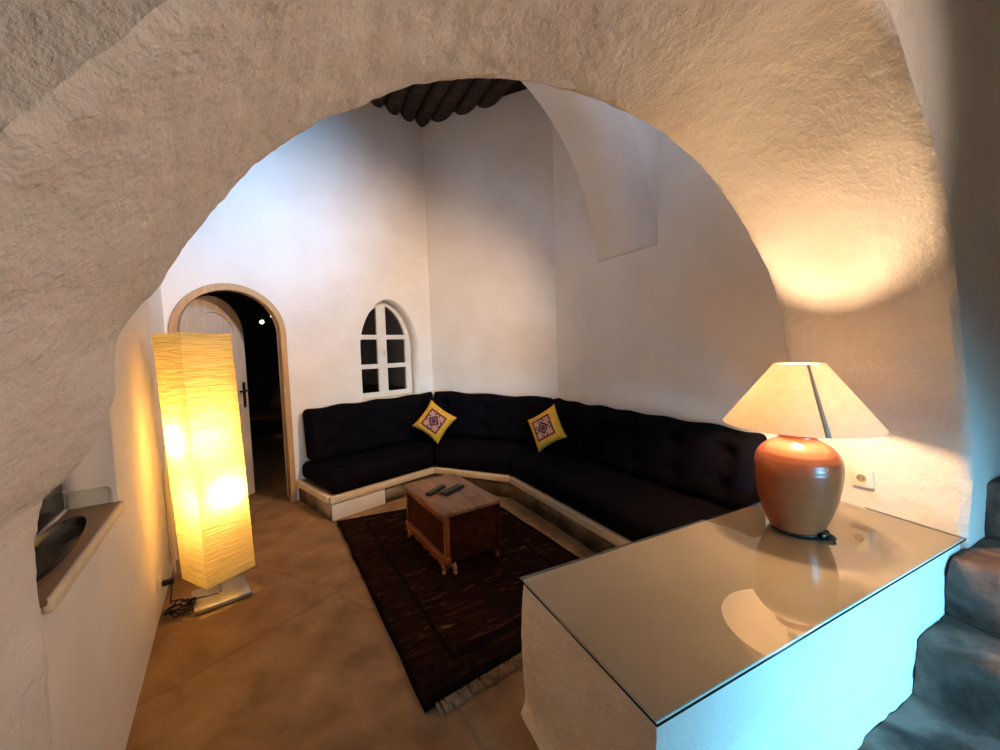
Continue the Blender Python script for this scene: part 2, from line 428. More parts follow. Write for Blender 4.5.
def build_arch():
    bk = smooth_path([(a, b, 0) for a, b in back_ctl], 16); fr = smooth_path([(a, b, 0) for a, b in front_ctl], 16)
    n = len(bk); nd = 30; c = Vector((.3, .9, 0))
    T0, T1, ZT = -2.75, 3.05, 2.75
    def outer(p):
        if p.y <= c.y: return Vector((T0 if p.x < c.x else T1, p.y, 0))
        d = p - c; k = 1e9
        if d.x > 1e-6: k = min(k, (T1 - c.x) / d.x)
        if d.x < -1e-6: k = min(k, (T0 - c.x) / d.x)
        if d.y > 1e-6: k = min(k, (ZT - c.y) / d.y)
        return c + d * k
    rows = []
    frac = [0, .012, .05, .1, .18, .3, .5, .75, 1.0]
    R = .014
    for j in range(n):
        b, f = bk[j], fr[j]
        ob, of = outer(b), outer(f)
        row = []
        lb = (ob - b).length; lf = (of - f).length
        fq = lambda q, L: (R * 1.25 + q * (L - R * 1.25)) / L
        for q in frac[::-1]:
            p = b.lerp(ob, fq(q, lb)); row.append((p, 0.0))
        for i in range(nd + 1):
            w = i / nd; p = b.lerp(f, w)
            edge = min(w, 1 - w) * TH
            if edge < R:                                   # worn, rounded arris
                o2 = ob if w < .5 else of
                dirn = (o2 - p).normalized(); k = R - math.sqrt(max(0, R * R - (R - edge) ** 2))
                p = p + dirn * k
            row.append((p, w * TH))
        for q in frac:
            p = f.lerp(of, fq(q, lf)); row.append((p, TH))
        rows.append(row)
    m = len(rows[0]); verts = []; faces = []
    nf = len(frac)
    for j in range(n):
        for i in range(m):
            p, d = rows[j][i]
            w = AT(p.x, d, p.y)
            lo = 1.0
            e = 1.0 if nf - 3 <= i <= m - nf + 3 else .5
            if i == 0 or i == m - 1: e = 0
            a = fbm(w, 3.2, 3) * .008 + fbm(w + Vector((5, 3, 1)), 15, 3) * .0045 + noise.noise(w * 60) * .0018
            b2 = fbm(w + Vector((9, 1, 7)), 3.2, 3) * .008 + fbm(w + Vector((2, 8, 4)), 16, 2) * .004
            # move along the soffit normal (radially) and along the wall normal at the faces
            rad = Vector((p.x - .3, p.y - .9 if p.y > .9 else 0, 0))
            if rad.length > 1e-6: rad.normalize()
            face = 1 if (i < nf or i >= m - nf) else 0
            w = w + (U * rad.x + Vector((0, 0, rad.y))) * a * e * (1 - .5 * face)
            w = w + NN * (b2 * e * face)
            verts.append(w)
    for j in range(n - 1):
        for i in range(m - 1):
            a = j * m + i; faces.append((a, a + m, a + m + 1, a + 1))
    o = mesh('wall_arch_near', verts, faces, ROUGH_PLASTER)
    bm = bmesh.new(); bm.from_mesh(o.data); bmesh.ops.recalc_face_normals(bm, faces=bm.faces); bm.to_mesh(o.data); bm.free()
    return o
struct(build_arch())
# masonry above the arch, with a high window that lets daylight through to the far wall
HW = (.05, 1.15, 2.98, 3.62)
struct(plate('wall_arch_upper', [(-2.75, 2.74), (3.05, 2.74), (3.05, ZTOP), (-2.75, ZTOP)], [[(HW[0], HW[2]), (HW[1], HW[2]), (HW[1], HW[3]), (HW[0], HW[3])]], .02, .60, FT, PLASTER))
# the viewer's side
RD = 3.35; RL = -2.6; RR = 3.0
LW = (.35, 1.45, .25, 1.05)
struct(plate('wall_rear', [(RL - .1, -.05), (RR + .1, -.05), (RR + .1, 2.75), (RL - .1, 2.75)], [[(LW[0], LW[2]), (LW[1], LW[2]), (LW[1], LW[3]), (LW[0], LW[3])]], RD, RD + .3, FT, PLASTER))
def side_wall(name, t, sgn):
    a = AT(t, .6, 0)
    return struct(plate(name, [(0, -.05), (RD - .5, -.05), (RD - .5, 2.75), (0, 2.75)], [], 0 if sgn > 0 else -.2, .2 if sgn > 0 else 0, frame(a, NN), PLASTER))
side_wall('wall_near_left', RL, 1)
side_wall('wall_near_right', RR, -1)
struct(plate('ceiling', [(RL - .1, .55), (RR + .1, .55), (RR + .1, RD + .3), (RL - .1, RD + .3)], [], 0, .1, Matrix(((U.x, NN.x, 0, P1.x), (U.y, NN.y, 0, P1.y), (0, 0, 1, 2.74), (0, 0, 0, 1))), PLASTER))
# high roof deck over the log ceiling
struct(plate('ceiling_deck', [(-3.2, -5.2), (3.4, -5.2), (3.4, .62), (-3.2, .62)], [], 0, .08, Matrix(((U.x, NN.x, 0, P1.x), (U.y, NN.y, 0, P1.y), (0, 0, 1, 4.03), (0, 0, 0, 1))), DARKLOG))
# window frames of the two unseen daylight openings
def bar_frame(name, t0, t1, z0, z1, d):
    o = plate(name, [(t0, z0), (t1, z0), (t1, z1), (t0, z1)], [[(t0 + .04, z0 + .04), ((t0 + t1) / 2 - .02, z0 + .04), ((t0 + t1) / 2 - .02, z1 - .04), (t0 + .04, z1 - .04)],
        [((t0 + t1) / 2 + .02, z0 + .04), (t1 - .04, z0 + .04), (t1 - .04, z1 - .04), ((t0 + t1) / 2 + .02, z1 - .04)]], d, d + .04, FT, WHITEPAINT)
    return struct(o)
bar_frame('window_2', *HW, .5)
bar_frame('window_3', *LW, RD + .22)

# log ceiling
log_ang = DC
k = 0
def log_mesh(L, seed):
    bm = bmesh.new(); pts = []; rr = []
    for i in range(15):
        y = L * i / 14
        pts.append((.012 * noise.noise(Vector((seed, y * .7, 0))), y, .010 * noise.noise(Vector((seed, y * .7, 9))))); rr.append(.086 + .010 * noise.noise(Vector((seed * 3, y * 1.3, 4))))
    add_tube(bm, pts, rr, 14); return bm
for i in range(13):
    off = .42 + .178 * i                                   # distance from wall_right, into the room
    base = CBC + NC * off + DC * 1.7 + Vector((0, 0, 3.975))
    far = 3.6 if i < 8 else 4.4
    o = obj('ceiling_log', log_mesh(far, i * 2.3 + 1), DARKLOG)
    o.location = base; o.rotation_euler = (0, 0, math.atan2(DC.x, -DC.y))
    tag(o, 'dark rough log, one of a close row forming the ceiling above the white walls', 'ceiling beam', 'dark ceiling logs')

# ------------------------------------------------------------------ door and dark room behind
dr = bpy.data.objects.new('door_1', None); C.objects.link(dr); dr.location = A0; dr.rotation_euler = (0, 0, math.atan2(DA.y, DA.x))
struct(dr, 'arched wooden door standing ajar behind the tall paper lamp', 'door')
ROTX = Matrix.Rotation(PI / 2, 4, 'X')                      # local XY plate -> XZ, plate z -> -Y (into the room, as NA = -Y local)
fo = arch_loop(-.805, .005, .0, 1.535, 1.94); fi = arch_loop(-.757, -.043, -.02, 1.54, 1.885)
outl = fo[1:] + [fo[0]]; inl = fi[1:] + [fi[0]]
ring = [(fo[1][0], 0)] + fo[2:] + [(fo[0][0], 0)] + [(fi[0][0], 0)] + fi[2:][::-1] + [(fi[1][0], 0)]
fr_ = plate('door_frame', ring, [], -.06, .022, ROTX, DOORWOOD, dr, bevel=.004)
strike = bmesh.new(); add_box(strike, -.038, -.024, 1.02, .014, .006, .05, .002); obj('strike_plate', strike, STEEL, dr)
# leaf, hinged on the left jamb and swung into the far room
leaf = bpy.data.objects.new('door_leaf', None); C.objects.link(leaf); leaf.parent = dr
leaf.location = (-.752, .11, 0); leaf.rotation_euler = (0, 0, math.radians(40.5))
LWD = .70
plate('leaf_panel', arch_loop(0, LWD, .012, 1.535, 1.87), [arch_loop(.11, LWD - .11, 1.06, 1.50, 1.73)[2:] + [(.11, 1.06), (LWD - .11, 1.06)], [(.11, .16), (LWD - .11, .16), (LWD - .11, .90), (.11, .90)]], 0, .042, ROTX, LEAFWOOD, leaf, bevel=.004)
plate('inset_panel', arch_loop(.10, LWD - .10, 1.05, 1.50, 1.74), [], .014, .028, ROTX, LEAFWOOD, leaf)
plate('inset_panel', [(.10, .15), (LWD - .10, .15), (LWD - .10, .91), (.10, .91)], [], .014, .028, ROTX, LEAFWOOD, leaf)
hb = bmesh.new(); add_box(hb, LWD - .055, -.047, .98, .036, .008, .24, .003)
add_tube(hb, [(LWD - .055, -.045, 1.02), (LWD - .055, -.085, 1.02), (LWD - .075, -.092, 1.02), (LWD - .17, -.092, 1.02)], .009, 8)
obj('door_handle', hb, BLACKPLASTIC, leaf)
DARKWALL = surf('dark_room_plaster', [(.3, (.030, .016, .012)), (.7, (.055, .032, .024))], 3, 5, rough=.9)  # the unlit room's darkness is put into this wall colour
def fa_box(name, s0, s1, o0, o1, z0, z1, m):
    bm = bmesh.new(); add_box(bm, (s0 + s1) / 2, -(o0 + o1) / 2, (z0 + z1) / 2, s1 - s0, abs(o1 - o0), z1 - z0)
    o = obj(name, bm, m, smooth=False); o.location = A0; o.rotation_euler = (0, 0, math.atan2(DA.y, DA.x)); return o
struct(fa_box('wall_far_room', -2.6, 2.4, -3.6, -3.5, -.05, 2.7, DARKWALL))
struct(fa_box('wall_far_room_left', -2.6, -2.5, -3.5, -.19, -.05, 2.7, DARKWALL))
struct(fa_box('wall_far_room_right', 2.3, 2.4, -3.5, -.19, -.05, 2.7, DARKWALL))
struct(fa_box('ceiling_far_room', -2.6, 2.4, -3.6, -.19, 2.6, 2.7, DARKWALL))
# low bench in the dark room
bt = thing('wooden_bench', 'dark reddish bench far inside the unlit room behind the arched door', 'bench', A0 + DA * .55 - NA * 2.6, math.atan2(DA.y, DA.x))
bb = bmesh.new(); add_box(bb, 0, 0, .47, 1.5, .42, .05, .008); obj('seat', bb, TABLEWOOD, bt)
for sx in (-.68, .68):
    bb = bmesh.new(); add_box(bb, sx, 0, .2225, .06, .36, .445, .006); obj('leg', bb, TABLEWOOD, bt)
# two little spotlights on a track
SPOTGLOW = emit('spot_glow', (1, .86, .66), 14)
tr = thing('track_light', 'small ceiling spotlights glowing in the dark room behind the arched door', 'light', A0 + DA * .45 - NA * 2.4 + Vector((0, 0, 2.6)), math.atan2(DA.y, DA.x))
bb = bmesh.new(); add_box(bb, .10, 0, -.02, .9, .03, .04, .004); add_tube(bb, [(.02, 0, -.03), (.02, 0, -.75)], .008); add_tube(bb, [(.16, 0, -.03), (.16, 0, -.66)], .008); obj('track', bb, BLACKPLASTIC, tr)
SPOTS = [(.02, -.78), (.16, -.69)]
for x, z in SPOTS:
    bm = lathe([(.018, .05), (.032, .03), (.036, -.02), (.033, -.02), (.015, .03)], 20); h = obj('spot_head', bm, BLACKPLASTIC, tr); h.location = (x, -.02, z); h.rotation_euler = (-.9, 0, 0)
    bm = bmesh.new(); bmesh.ops.create_icosphere(bm, subdivisions=2, radius=.024); g = obj('bulb', bm, SPOTGLOW, h); g.location = (0, 0, -.016)

# ------------------------------------------------------------------ window in the back wall
wn = bpy.data.objects.new('window_1', None); C.objects.link(wn); wn.location = A0; wn.rotation_euler = dr.rotation_euler
struct(wn, 'white arched window with six small dark panes above the black sofa', 'window')
wo = arch_loop(.708, 1.409, .847, 1.40, 1.913, pw=1.8)
def arch_top(s):
    c = 1.0585; a = .3505 - .055; b = 1.913 - .055 - 1.40
    q = max(0, 1 - abs((s - c) / a) ** 1.8); return 1.40 + b * q ** (1 / 1.8)
def pane_holes(ins=0):
    H = []
    for s0, s1 in ((.768, .985), (1.095, 1.333)):
        s0 -= ins; s1 += ins
        for z0, z1 in ((.905, 1.165), (1.215, 1.485)):
            H.append([(s0, z0 - ins), (s1, z0 - ins), (s1, z1 + ins), (s0, z1 + ins)])
        top = []
        for k in range(15):
            s = s1 + (s0 - s1) * k / 14
            top.append((s, max(1.545, arch_top(s) + ins)))
        H.append([(s0, 1.535 - ins), (s1, 1.535 - ins)] + top)
    return H
plate('window_frame', wo, pane_holes(), -.19, -.15, ROTX, WHITEPAINT, wn, bevel=.004)
for h in pane_holes(.006):
    plate('window_pane', h, [], -.172, -.168, ROTX, PANE, wn)
bb = bmesh.new(); add_box(bb, 1.0585, .155, 1.33, .016, .02, .05, .004); add_box(bb, 1.0585, .14, 1.345, .012, .02, .014, .003); obj('window_latch', bb, STEEL, wn)
bb = bmesh.new(); add_box(bb, 1.0585, .07, .838, .72, .17, .02, .004); obj('window_sill', bb, WHITEPAINT, wn)

# ------------------------------------------------------------------ masonry bench round the corner, with wooden edge
F1 = V(-1.387, 3.104, 0); F2 = V(-.679, 3.837, 0); F3 = V(.072, 3.493, 0); F4 = F3 + DC * 1.84
W1 = A0 + NA * .002 + DA * .03; W2 = CAB + V(0, -.004, 0); W3 = CBC + V(-.003, -.004, 0); W4 = V(1.575, 2.165, 0)
HP = .196
bench = thing('masonry_bench', 'low built-in stone bench running round three walls under the black cushions', 'bench')
def poly_prism(name, pts, z0, z1, mat, parent, bevel=0):
    return plate(name, [(p[0], p[1]) for p in pts], [], z0, z1, None, mat, parent, bevel)
poly_prism('bench_body', [F1, F2, F3, F4, W4, W3, W2, W1], -.01, HP - .012, BENCHSTONE, bench)
def trim(a, b, out, ext0=0, ext1=0):
    d = (b - a).normalized(); nrm = V(d.y, -d.x, 0)
    if nrm.dot(out) < 0: nrm = -nrm
    a = a - d * ext0; b = b + d * ext1
    L = (b - a).length; bm = bmesh.new()
    add_box(bm, L / 2, 0, 0, L, .045, .055, .005)
    o = obj('edge_trim', bm, TRIMWOOD, bench)
    o.location = a + nrm * (.002) + V(0, 0, HP - .028); o.rotation_euler = (0, 0, math.atan2(d.y, d.x))
trim(F1, F2, NA, .012, -.012); trim(F2, F3, NB, -.012, -.012); trim(F3, F4, NC, -.01, 0)
trim(W1, F1, -DA, 0, -.02)
bm = bmesh.new(); add_box(bm, .235, 0, .068, .47, .014, .140, .003)  # thin pale slab over the first part of this bench front
o = obj('pale_facing', bm, WHITEPAINT, bench); o.location = F1 + NA * .004; o.rotation_euler = (0, 0, math.atan2((F2 - F1).y, (F2 - F1).x)); o['label'] = 'pale patch of the bench front'

# ------------------------------------------------------------------ cushions
def quad_map(q, z0):
    """local box coords (-L/2..L/2, -W/2..W/2, z) to a quad footprint"""
    def mk(L, W):
        def f(p):
            u = p.x / L + .5; v = p.y / W + .5
            a = q[0].lerp(q[1], u); b = q[3].lerp(q[2], u); r = a.lerp(b, v)
            return Vector((r.x, r.y, z0 + p.z))
        return f
    return mk

def seat(name_label, q, z0, H, nb, center=None):
    L = ((q[1] - q[0]).length + (q[2] - q[3]).length) / 2; W = ((q[3] - q[0]).length + (q[2] - q[1]).length) / 2
    f0 = quad_map(q, z0 + H / 2)(L, W)
    nu, nv = nb
    btn = [(-L / 2 + L * (i + .5 + (.25 if j % 2 else -.25) * 0) / nu, -W / 2 + W * (j + .5) / nv) for i in range(nu) for j in range(nv)]
    def disp(p, p0):
        p = p.copy()
        if p0.z > H / 2 - 1e-4:
            e = min(1, (L / 2 - abs(p.x)) / .08) * min(1, (W / 2 - abs(p.y)) / .08); e = max(0, e)
            dz = .022 * e
            for bx, by in btn:
                d2 = (p.x - bx) ** 2 + (p.y - by) ** 2
                dz -= .012 * math.exp(-d2 / .0035) + .006 * math.exp(-d2 / .02)
            p.z += dz + .006 * fbm(p * 1.0 + Vector((L, W, 0)), 5, 2)
        elif abs(p0.z) < H / 2 - 1e-4:
            k = 1 + .0; s = .010 * math.cos(p.z / H * PI)
            if abs(p0.y) > W / 2 - 1e-4: p.y += math.copysign(s, p0.y) + .004 * fbm(p, 6, 2)
            if abs(p0.x) > L / 2 - 1e-4: p.x += math.copysign(s * .4, p0.x)
        return p
    c = (q[0] + q[1] + q[2] + q[3]) / 4; c = V(c.x, c.y, 0)
    o = soft_box('seat_cushion', L, W, H, .045, (max(30, int(L / .025)), 26, 8), lambda p: f0(p) - c, BLACKFAB, None, disp)
    o.location = c
    tag(o, name_label, 'seat cushion'); return o

def inset(q, e):
    c = (q[0] + q[1] + q[2] + q[3]) / 4
    return [p + (c - p).normalized() * e for p in q]
ZS = HP + .002; HS = .155
G = .008
mA = (F2 - W2); mB = (F3 - W3)
seat('black seat cushion at the bench end by the arched door, below the window', [F1 + DA * .02, F2 - DA * .008, W2 - DA * .02 - V(0, .02, 0), W1 + DA * .03 + NA * .01], ZS, HS, (4, 2))
seat('black seat cushion in the room corner, between the two yellow pillows', [F2 + DB * .008, F3 - DB * .008, W3 - DB * .02 + NB * .012, W2 + DB * .02 + NB * .012], ZS, HS, (3, 2))
seat('long black seat cushion along the right wall, running behind the white counter', [F3 + DC * .01, F4 - DC * .01, W4 - DC * .02 + NC * .012, W3 + DC * .02 + NC * .012], ZS, HS, (6, 2))

def back_cushion(label, a, b, nrm, z0, H, Tk, nb, lean=.07, m0=0, m1=0, H2=None):
    """a->b along the wall line; nrm into the room; front face tufted; m0/m1 shorten the front edge (mitre)"""
    d = (b - a).normalized(); L = (b - a).length; mid = (a + b) / 2
    nu, nv = nb
    btn = []
    for j in range(nv):
        for i in range(nu):
            btn.append((-L / 2 + L * (i + .5) / nu, -H / 2 + H * (j + .5 + .1) / (nv + .2)))
    def disp(p, p0):                                         # local: x along, y thickness (front = -y), z up
        p = p.copy()
        if p0.y < -Tk / 2 + 1e-4:
            e = max(0, min(1, (L / 2 - abs(p.x)) / .07) * min(1, (H / 2 - abs(p.z)) / .07))
            dy = .03 * e
            for bx, bz in btn:
                d2 = (p.x - bx) ** 2 + (p.z - bz) ** 2
                dy -= .045 * math.exp(-d2 / .0030) + .012 * math.exp(-d2 / .02)
            p.y -= dy + .006 * fbm(p + Vector((L, 3, 0)), 5, 2)
        if p0.z > H / 2 - 1e-4 or p.z > H / 2 - .05:
            p.z += .010 * fbm(Vector((p.x, 0, L)), 2.5, 2) + .006 * math.cos(p.x / L * nu * 2 * PI)
        return p
    def f(p):
        x = p.x
        w = (-p.y + Tk / 2)                                    # distance from the wall
        fr = w / Tk
        if m0 and x < 0: x = x + m0 * fr * (-2 * x / L) ** 6
        if m1 and x > 0: x = x - m1 * fr * (2 * x / L) ** 6
        z = p.z + H / 2
        hh = 1.0
        if H2: hh = 1 + (H2 / H - 1) * (p.x / L + .5)
        return d * x + nrm * (w + .012 + lean * (1 - z / H)) + V(0, 0, z0 + z * hh)
    o = soft_box('back_cushion', L, Tk, H, .05, (max(34, int(L / .025)), 8, 22), f, BLACKFAB, None, disp)
    o.location = mid
    tag(o, label, 'back cushion'); return o
ZB = ZS + HS + .016
back_cushion('black tufted back cushion leaning on the wall below the arched window', A0 + DA * .085, CAB - DA * .012, NA, ZB, .475, .15, (4, 2), .05, 0, .125, H2=.49)
back_cushion('black tufted back cushion against the corner wall, between the yellow pillows', CAB + DB * .012, CBC - DB * .01, NB, ZB, .505, .15, (3, 2), .05, .125, .055, H2=.455)
back_cushion('long black back cushion along the right wall, ending behind the terracotta lamp', CBC + DC * .02, CBC + DC * 2.06, NC, ZB, .452, .15, (6, 2), .05, .06, 0)

# ------------------------------------------------------------------ yellow pillows
def pillow(label, center, right, up, side, n=26):
    """square pillow standing on one corner: 'up' is the direction of its top corner"""
    right = Vector(right).normalized(); up = (Vector(up) - right * Vector(up).dot(right)).normalized(); out = right.cross(up)
    ex = (right + up).normalized(); ey = (up - right).normalized()
    M = Matrix(((ex.x, ey.x, out.x, center[0]), (ex.y, ey.y, out.y, center[1]), (ex.z, ey.z, out.z, center[2]), (0, 0, 0, 1)))
    verts = []; faces = []; h = side / 2; idx = {}
    for s in (1, -1):
        for j in range(n + 1):
            for i in range(n + 1):
                x = -1 + 2 * i / n; y = -1 + 2 * j / n
                if s == -1 and (i in (0, n) or j in (0, n)): idx[(s, i, j)] = idx[(1, i, j)]; continue
                pin = 1 - .10 * (1 - x * x) * abs(y) ** 3 ; pin2 = 1 - .10 * (1 - y * y) * abs(x) ** 3
                t = (1 - x ** 4) * (1 - y ** 4); z = s * (.058 * t ** .6 + .006 * fbm((x * 1.5, y * 1.5, s * 3 + center[0]), 1.6, 2) * t)
                idx[(s, i, j)] = len(verts); verts.append((h * x * pin2, h * y * pin, z))
    for s in (1, -1):
        for j in range(n):
            for i in range(n):
                q = [idx[(s, i, j)], idx[(s, i + 1, j)], idx[(s, i + 1, j + 1)], idx[(s, i, j + 1)]]
                faces.append(q if s == 1 else q[::-1])
    o = mesh('throw_pillow', verts, faces, PILLOW); o.matrix_world = M
    return tag(o, label, 'pillow', 'yellow throw pillows')
pillow('yellow embroidered pillow propped in the sofa corner beside the arched window', (-.70, 4.10, .60), (.97, .05, .14), (-.06, .30, .95), .335)
pillow('yellow embroidered pillow at the right, where the long sofa side begins', (.415, 3.62, .595), (.66, -.66, -.20), (.06, .30, .95), .335)

# ------------------------------------------------------------------ rug
def rug():
    q = [V(-1.33, 3.055, 0), V(-.315, 1.383, 0), V(.66, 2.075, 0), V(-.19, 3.53, 0)]   # far-left, near-left, near-right, far-right
    c = (q[0] + q[1] + q[2] + q[3]) / 4
    ex = ((q[3] - q[0]).normalized() + (q[2] - q[1]).normalized()).normalized(); ang = math.atan2(ex.y, ex.x)
    R = Matrix.Rotation(-ang, 4, 'Z')
    root = thing('area_rug', 'dark brown woven rug with black border lines and cream fringe on the floor', 'rug', c, ang)
    nu, nv = 60, 84
    def pt(u, v):
        a = q[0].lerp(q[3], u); b = q[1].lerp(q[2], u); p = a.lerp(b, v)
        wob = .006 * noise.noise(p * 5); p = p + V(wob, wob * .7, 0); return R @ (p - c)
    def layer(name, cells, mat, h):
        verts = []; faces = []; key = {}
        def vid(i, j, t):
            if (i, j, t) not in key:
                p = pt(i / nu, j / nv); key[(i, j, t)] = len(verts)
                verts.append((p.x, p.y, .003 if not t else h + .003 * noise.noise(p * 9) + .0015 * noise.noise(p * 40)))
            return key[(i, j, t)]
        S = set(cells)
        for i, j in cells:
            faces.append([vid(i, j, 1), vid(i, j + 1, 1), vid(i + 1, j + 1, 1), vid(i + 1, j, 1)])
            for (di, dj), e in (((-1, 0), ((i, j), (i, j + 1))), ((1, 0), ((i + 1, j + 1), (i + 1, j))), ((0, -1), ((i + 1, j), (i, j))), ((0, 1), ((i, j + 1), (i + 1, j + 1)))):
                if (i + di, j + dj) not in S:
                    (a, b) = e; faces.append([vid(*a, 0), vid(*b, 0), vid(*b, 1), vid(*a, 1)])
        return mesh(name, verts, faces, mat, root)
    def band(i, j):
        return (i < 1 or i >= nu - 1 or j < 1 or j >= nv - 2) or (i in (9, ) and 4 < j < nv - 7) or (i == nu - 10 and 4 < j < nv - 7) or (j in (nv - 8, nv - 7) and 8 < i < nu - 9) or (j == 5 and 8 < i < nu - 9)
    allc = [(i, j) for i in range(nu) for j in range(nv)]
    layer('pile', [x for x in allc if not band(*x)], RUG, .016)
    layer('border_band', [x for x in allc if band(*x)], RUGBAND, .018)
    # fringe: knotted cream tassels along the near short end, starting a little in from the corner
    bm = bmesh.new(); d = (q[2] - q[1]); out = V(d.y, -d.x, 0).normalized()
    L = d.length; k = 0; x = .045
    while x < L - .01:
        for m_ in range(2):
            p = q[1] + d.normalized() * (x + random.uniform(-.004, .004)) ; ln = random.uniform(.040, .056)
            sd = d.normalized() * random.uniform(-.008, .008)
            a = R @ (p - c - out * .004); b = R @ (p - c + out * ln * .5 + sd * .6); e = R @ (p - c + out * ln + sd)
            add_tube(bm, [a + V(0, 0, .014), b + V(0, 0, random.uniform(.008, .014)), e + V(0, 0, .005)], [.0032, .0036, .0018], 5)
        x += .0085
    o = obj('fringe', bm, FRINGE, root); o['kind'] = 'stuff'
rug()

# ------------------------------------------------------------------ coffee table (small chest on bracket feet)
TL = .655; TW = .385
tb = thing('coffee_table', 'small worn wooden chest-like coffee table on bracket feet on the brown rug', 'coffee table', (-.349 + .004, 2.211 + .01, .018), math.atan2(.839, -.545))
# local x runs along the long left side away from the viewer, local -y to the right-hand side
def tbx(name, b, mat, bev=.004):
    bm = bmesh.new()
    for (x0, x1, y0, y1, z0, z1) in b: add_box(bm, (x0 + x1) / 2, (y0 + y1) / 2, (z0 + z1) / 2, x1 - x0, y1 - y0, z1 - z0, bev)
    return obj(name, bm, mat, tb)
ZT = .382
tbx('table_top', [(-.008, TL + .008, -TW - .008, .008, ZT - .022, ZT)], TABLETOP, .005)
tbx('corner_post', [(0, .028, -.030, 0, .055, ZT - .022)], TABLEWOOD); tbx('corner_post', [(TL - .028, TL, -.030, 0, .055, ZT - .022)], TABLEWOOD)
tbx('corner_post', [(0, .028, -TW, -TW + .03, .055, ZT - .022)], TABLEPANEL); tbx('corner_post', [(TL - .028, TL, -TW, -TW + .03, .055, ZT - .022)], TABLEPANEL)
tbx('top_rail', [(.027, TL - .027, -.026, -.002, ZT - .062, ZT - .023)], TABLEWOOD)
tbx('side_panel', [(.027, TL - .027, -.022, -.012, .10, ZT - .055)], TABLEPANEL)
tbx('bottom_rail', [(-.006, TL + .006, -.034, .010, .082, .112)], TABLEWOOD)
# scalloped apron under the bottom rail
ap = [(0, .085), (TL, .085)]
for k in range(41):
    x = TL - TL * k / 40; ap.append((x, .060 - .014 * abs(math.sin(k / 40 * PI * 5)) ** .7 if 3 < k < 37 else .050))
plate('apron', ap, [], -.004, .012, Matrix(((1, 0, 0, 0), (0, 0, -1, 0), (0, 1, 0, 0), (0, 0, 0, 1))), TABLEWOOD, tb)
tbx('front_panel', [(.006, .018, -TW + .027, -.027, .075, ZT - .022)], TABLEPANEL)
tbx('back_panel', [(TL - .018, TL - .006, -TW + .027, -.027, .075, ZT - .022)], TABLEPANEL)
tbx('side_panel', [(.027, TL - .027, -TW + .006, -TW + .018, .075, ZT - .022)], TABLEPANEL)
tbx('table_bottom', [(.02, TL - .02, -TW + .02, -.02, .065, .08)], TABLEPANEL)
def foot(x, y, dx, dy, m):
    bm = bmesh.new()
    pts = smooth_path([(x, y, .068), (x + dx * .012, y + dy * .012, .045), (x + dx * .006, y + dy * .006, .022), (x + dx * .024, y + dy * .024, .012)], 4)
    add_tube(bm, pts, [.0155 - .007 * abs(i / len(pts) - .1) for i in range(len(pts))], 10)
    return obj('foot', bm, m, tb)
foot(.05, -.012, -.7, .8, FOOTWOOD); foot(TL - .05, -.012, .7, .8, FOOTWOOD); foot(.012, -.05, -.9, -.4, FOOTWOOD)
foot(TL - .03, -TW + .03, .7, -.7, TABLEWOOD); foot(.03, -TW + .03, -.7, -.7, TABLEWOOD)

# remotes on the table
def remote(label, cx, cy, yaw, L, W, n):
    r = thing('remote_control', label, 'remote control', (cx, cy, .401), yaw, 'remote controls on the coffee table')
    bm = bmesh.new(); add_box(bm, 0, 0, .010, L, W, .018, .006, seg=3); obj('casing', bm, BLACKPLASTIC, r)
    bm = bmesh.new()
    for i in range(n):
        for j in range(3): add_box(bm, -L * .38 + L * .76 * i / (n - 1), (j - 1) * W * .27, .020, L * .045, W * .16, .004, .001)
    obj('button_pad', bm, GREYRUBBER, r)
remote('slim black remote control lying on the left of the two on the coffee table', -.455, 2.60, math.radians(66), .19, .046, 8)
remote('wider black remote control lying on the right of the two on the coffee table', -.345, 2.60, math.radians(56), .19, .062, 7)

# ------------------------------------------------------------------ white counter under the arch, with a glass top
p1 = P1.copy(); p4 = V(1.678, 2.161, 0); p2 = V(.321, .81, 0); p3 = V(1.885, 1.561, 0)
CH = .509
ctr = thing('plaster_counter', 'white plastered counter with a glass top under the arch, beside the stone steps', 'counter')
def counter_body():
    q = [p1 + U * .010 + NN * .004, p4 + U * .02, p3 + U * .0 - NN * .012, p2 + U * .016 - NN * .014]
    L, W, H = 1.8, .62, CH + .02
    def f(p):
        u = p.x / L + .5; v = p.y / W + .5
        a = q[0].lerp(q[1], u); b = q[3].lerp(q[2], u); r = a.lerp(b, v); z = p.z + H / 2 - .02
        r = V(r.x, r.y, z)
        am = .010 * fbm(r, 4, 3) + .004 * fbm(r, 17, 2)
        top = max(0, min(1, (CH - z) / .06))
        if v > .98: r += NN * am * top
        if u < .02: r += U * (am - .012 * math.sin(max(0, min(1, z / CH)) * PI) - .03 * max(0, 1 - z / .09) ** 2) * top
        if v < .02: r -= NN * am * top
        return r
    return soft_box('body', L, W, H, .012, (110, 40, 34), f, ROUGH_PLASTER, ctr)
counter_body()
CTOP = surf('beige_counter_paint', [(.3, (.40, .32, .235)), (.55, (.46, .375, .28)), (.75, (.50, .42, .32))], 2.5, 6, rough=.6, bump=((20, .2, .003),))
poly_prism('top_board', [p2 + U * .014 - NN * .014, p3 - NN * .014, p4, p1 + U * .012 + NN * .004], CH - .004, CH + .0008, CTOP, ctr)
gq = [p1, p4, p3, p2]
gt = poly_prism('glass_top', gq[::-1], CH + .0015, CH + .0095, GLASSTOP, ctr)
gt.data.materials.append(GLASSEDGE)
for f in gt.data.polygons:
    if abs(f.normal.z) < .5: f.material_index = 1

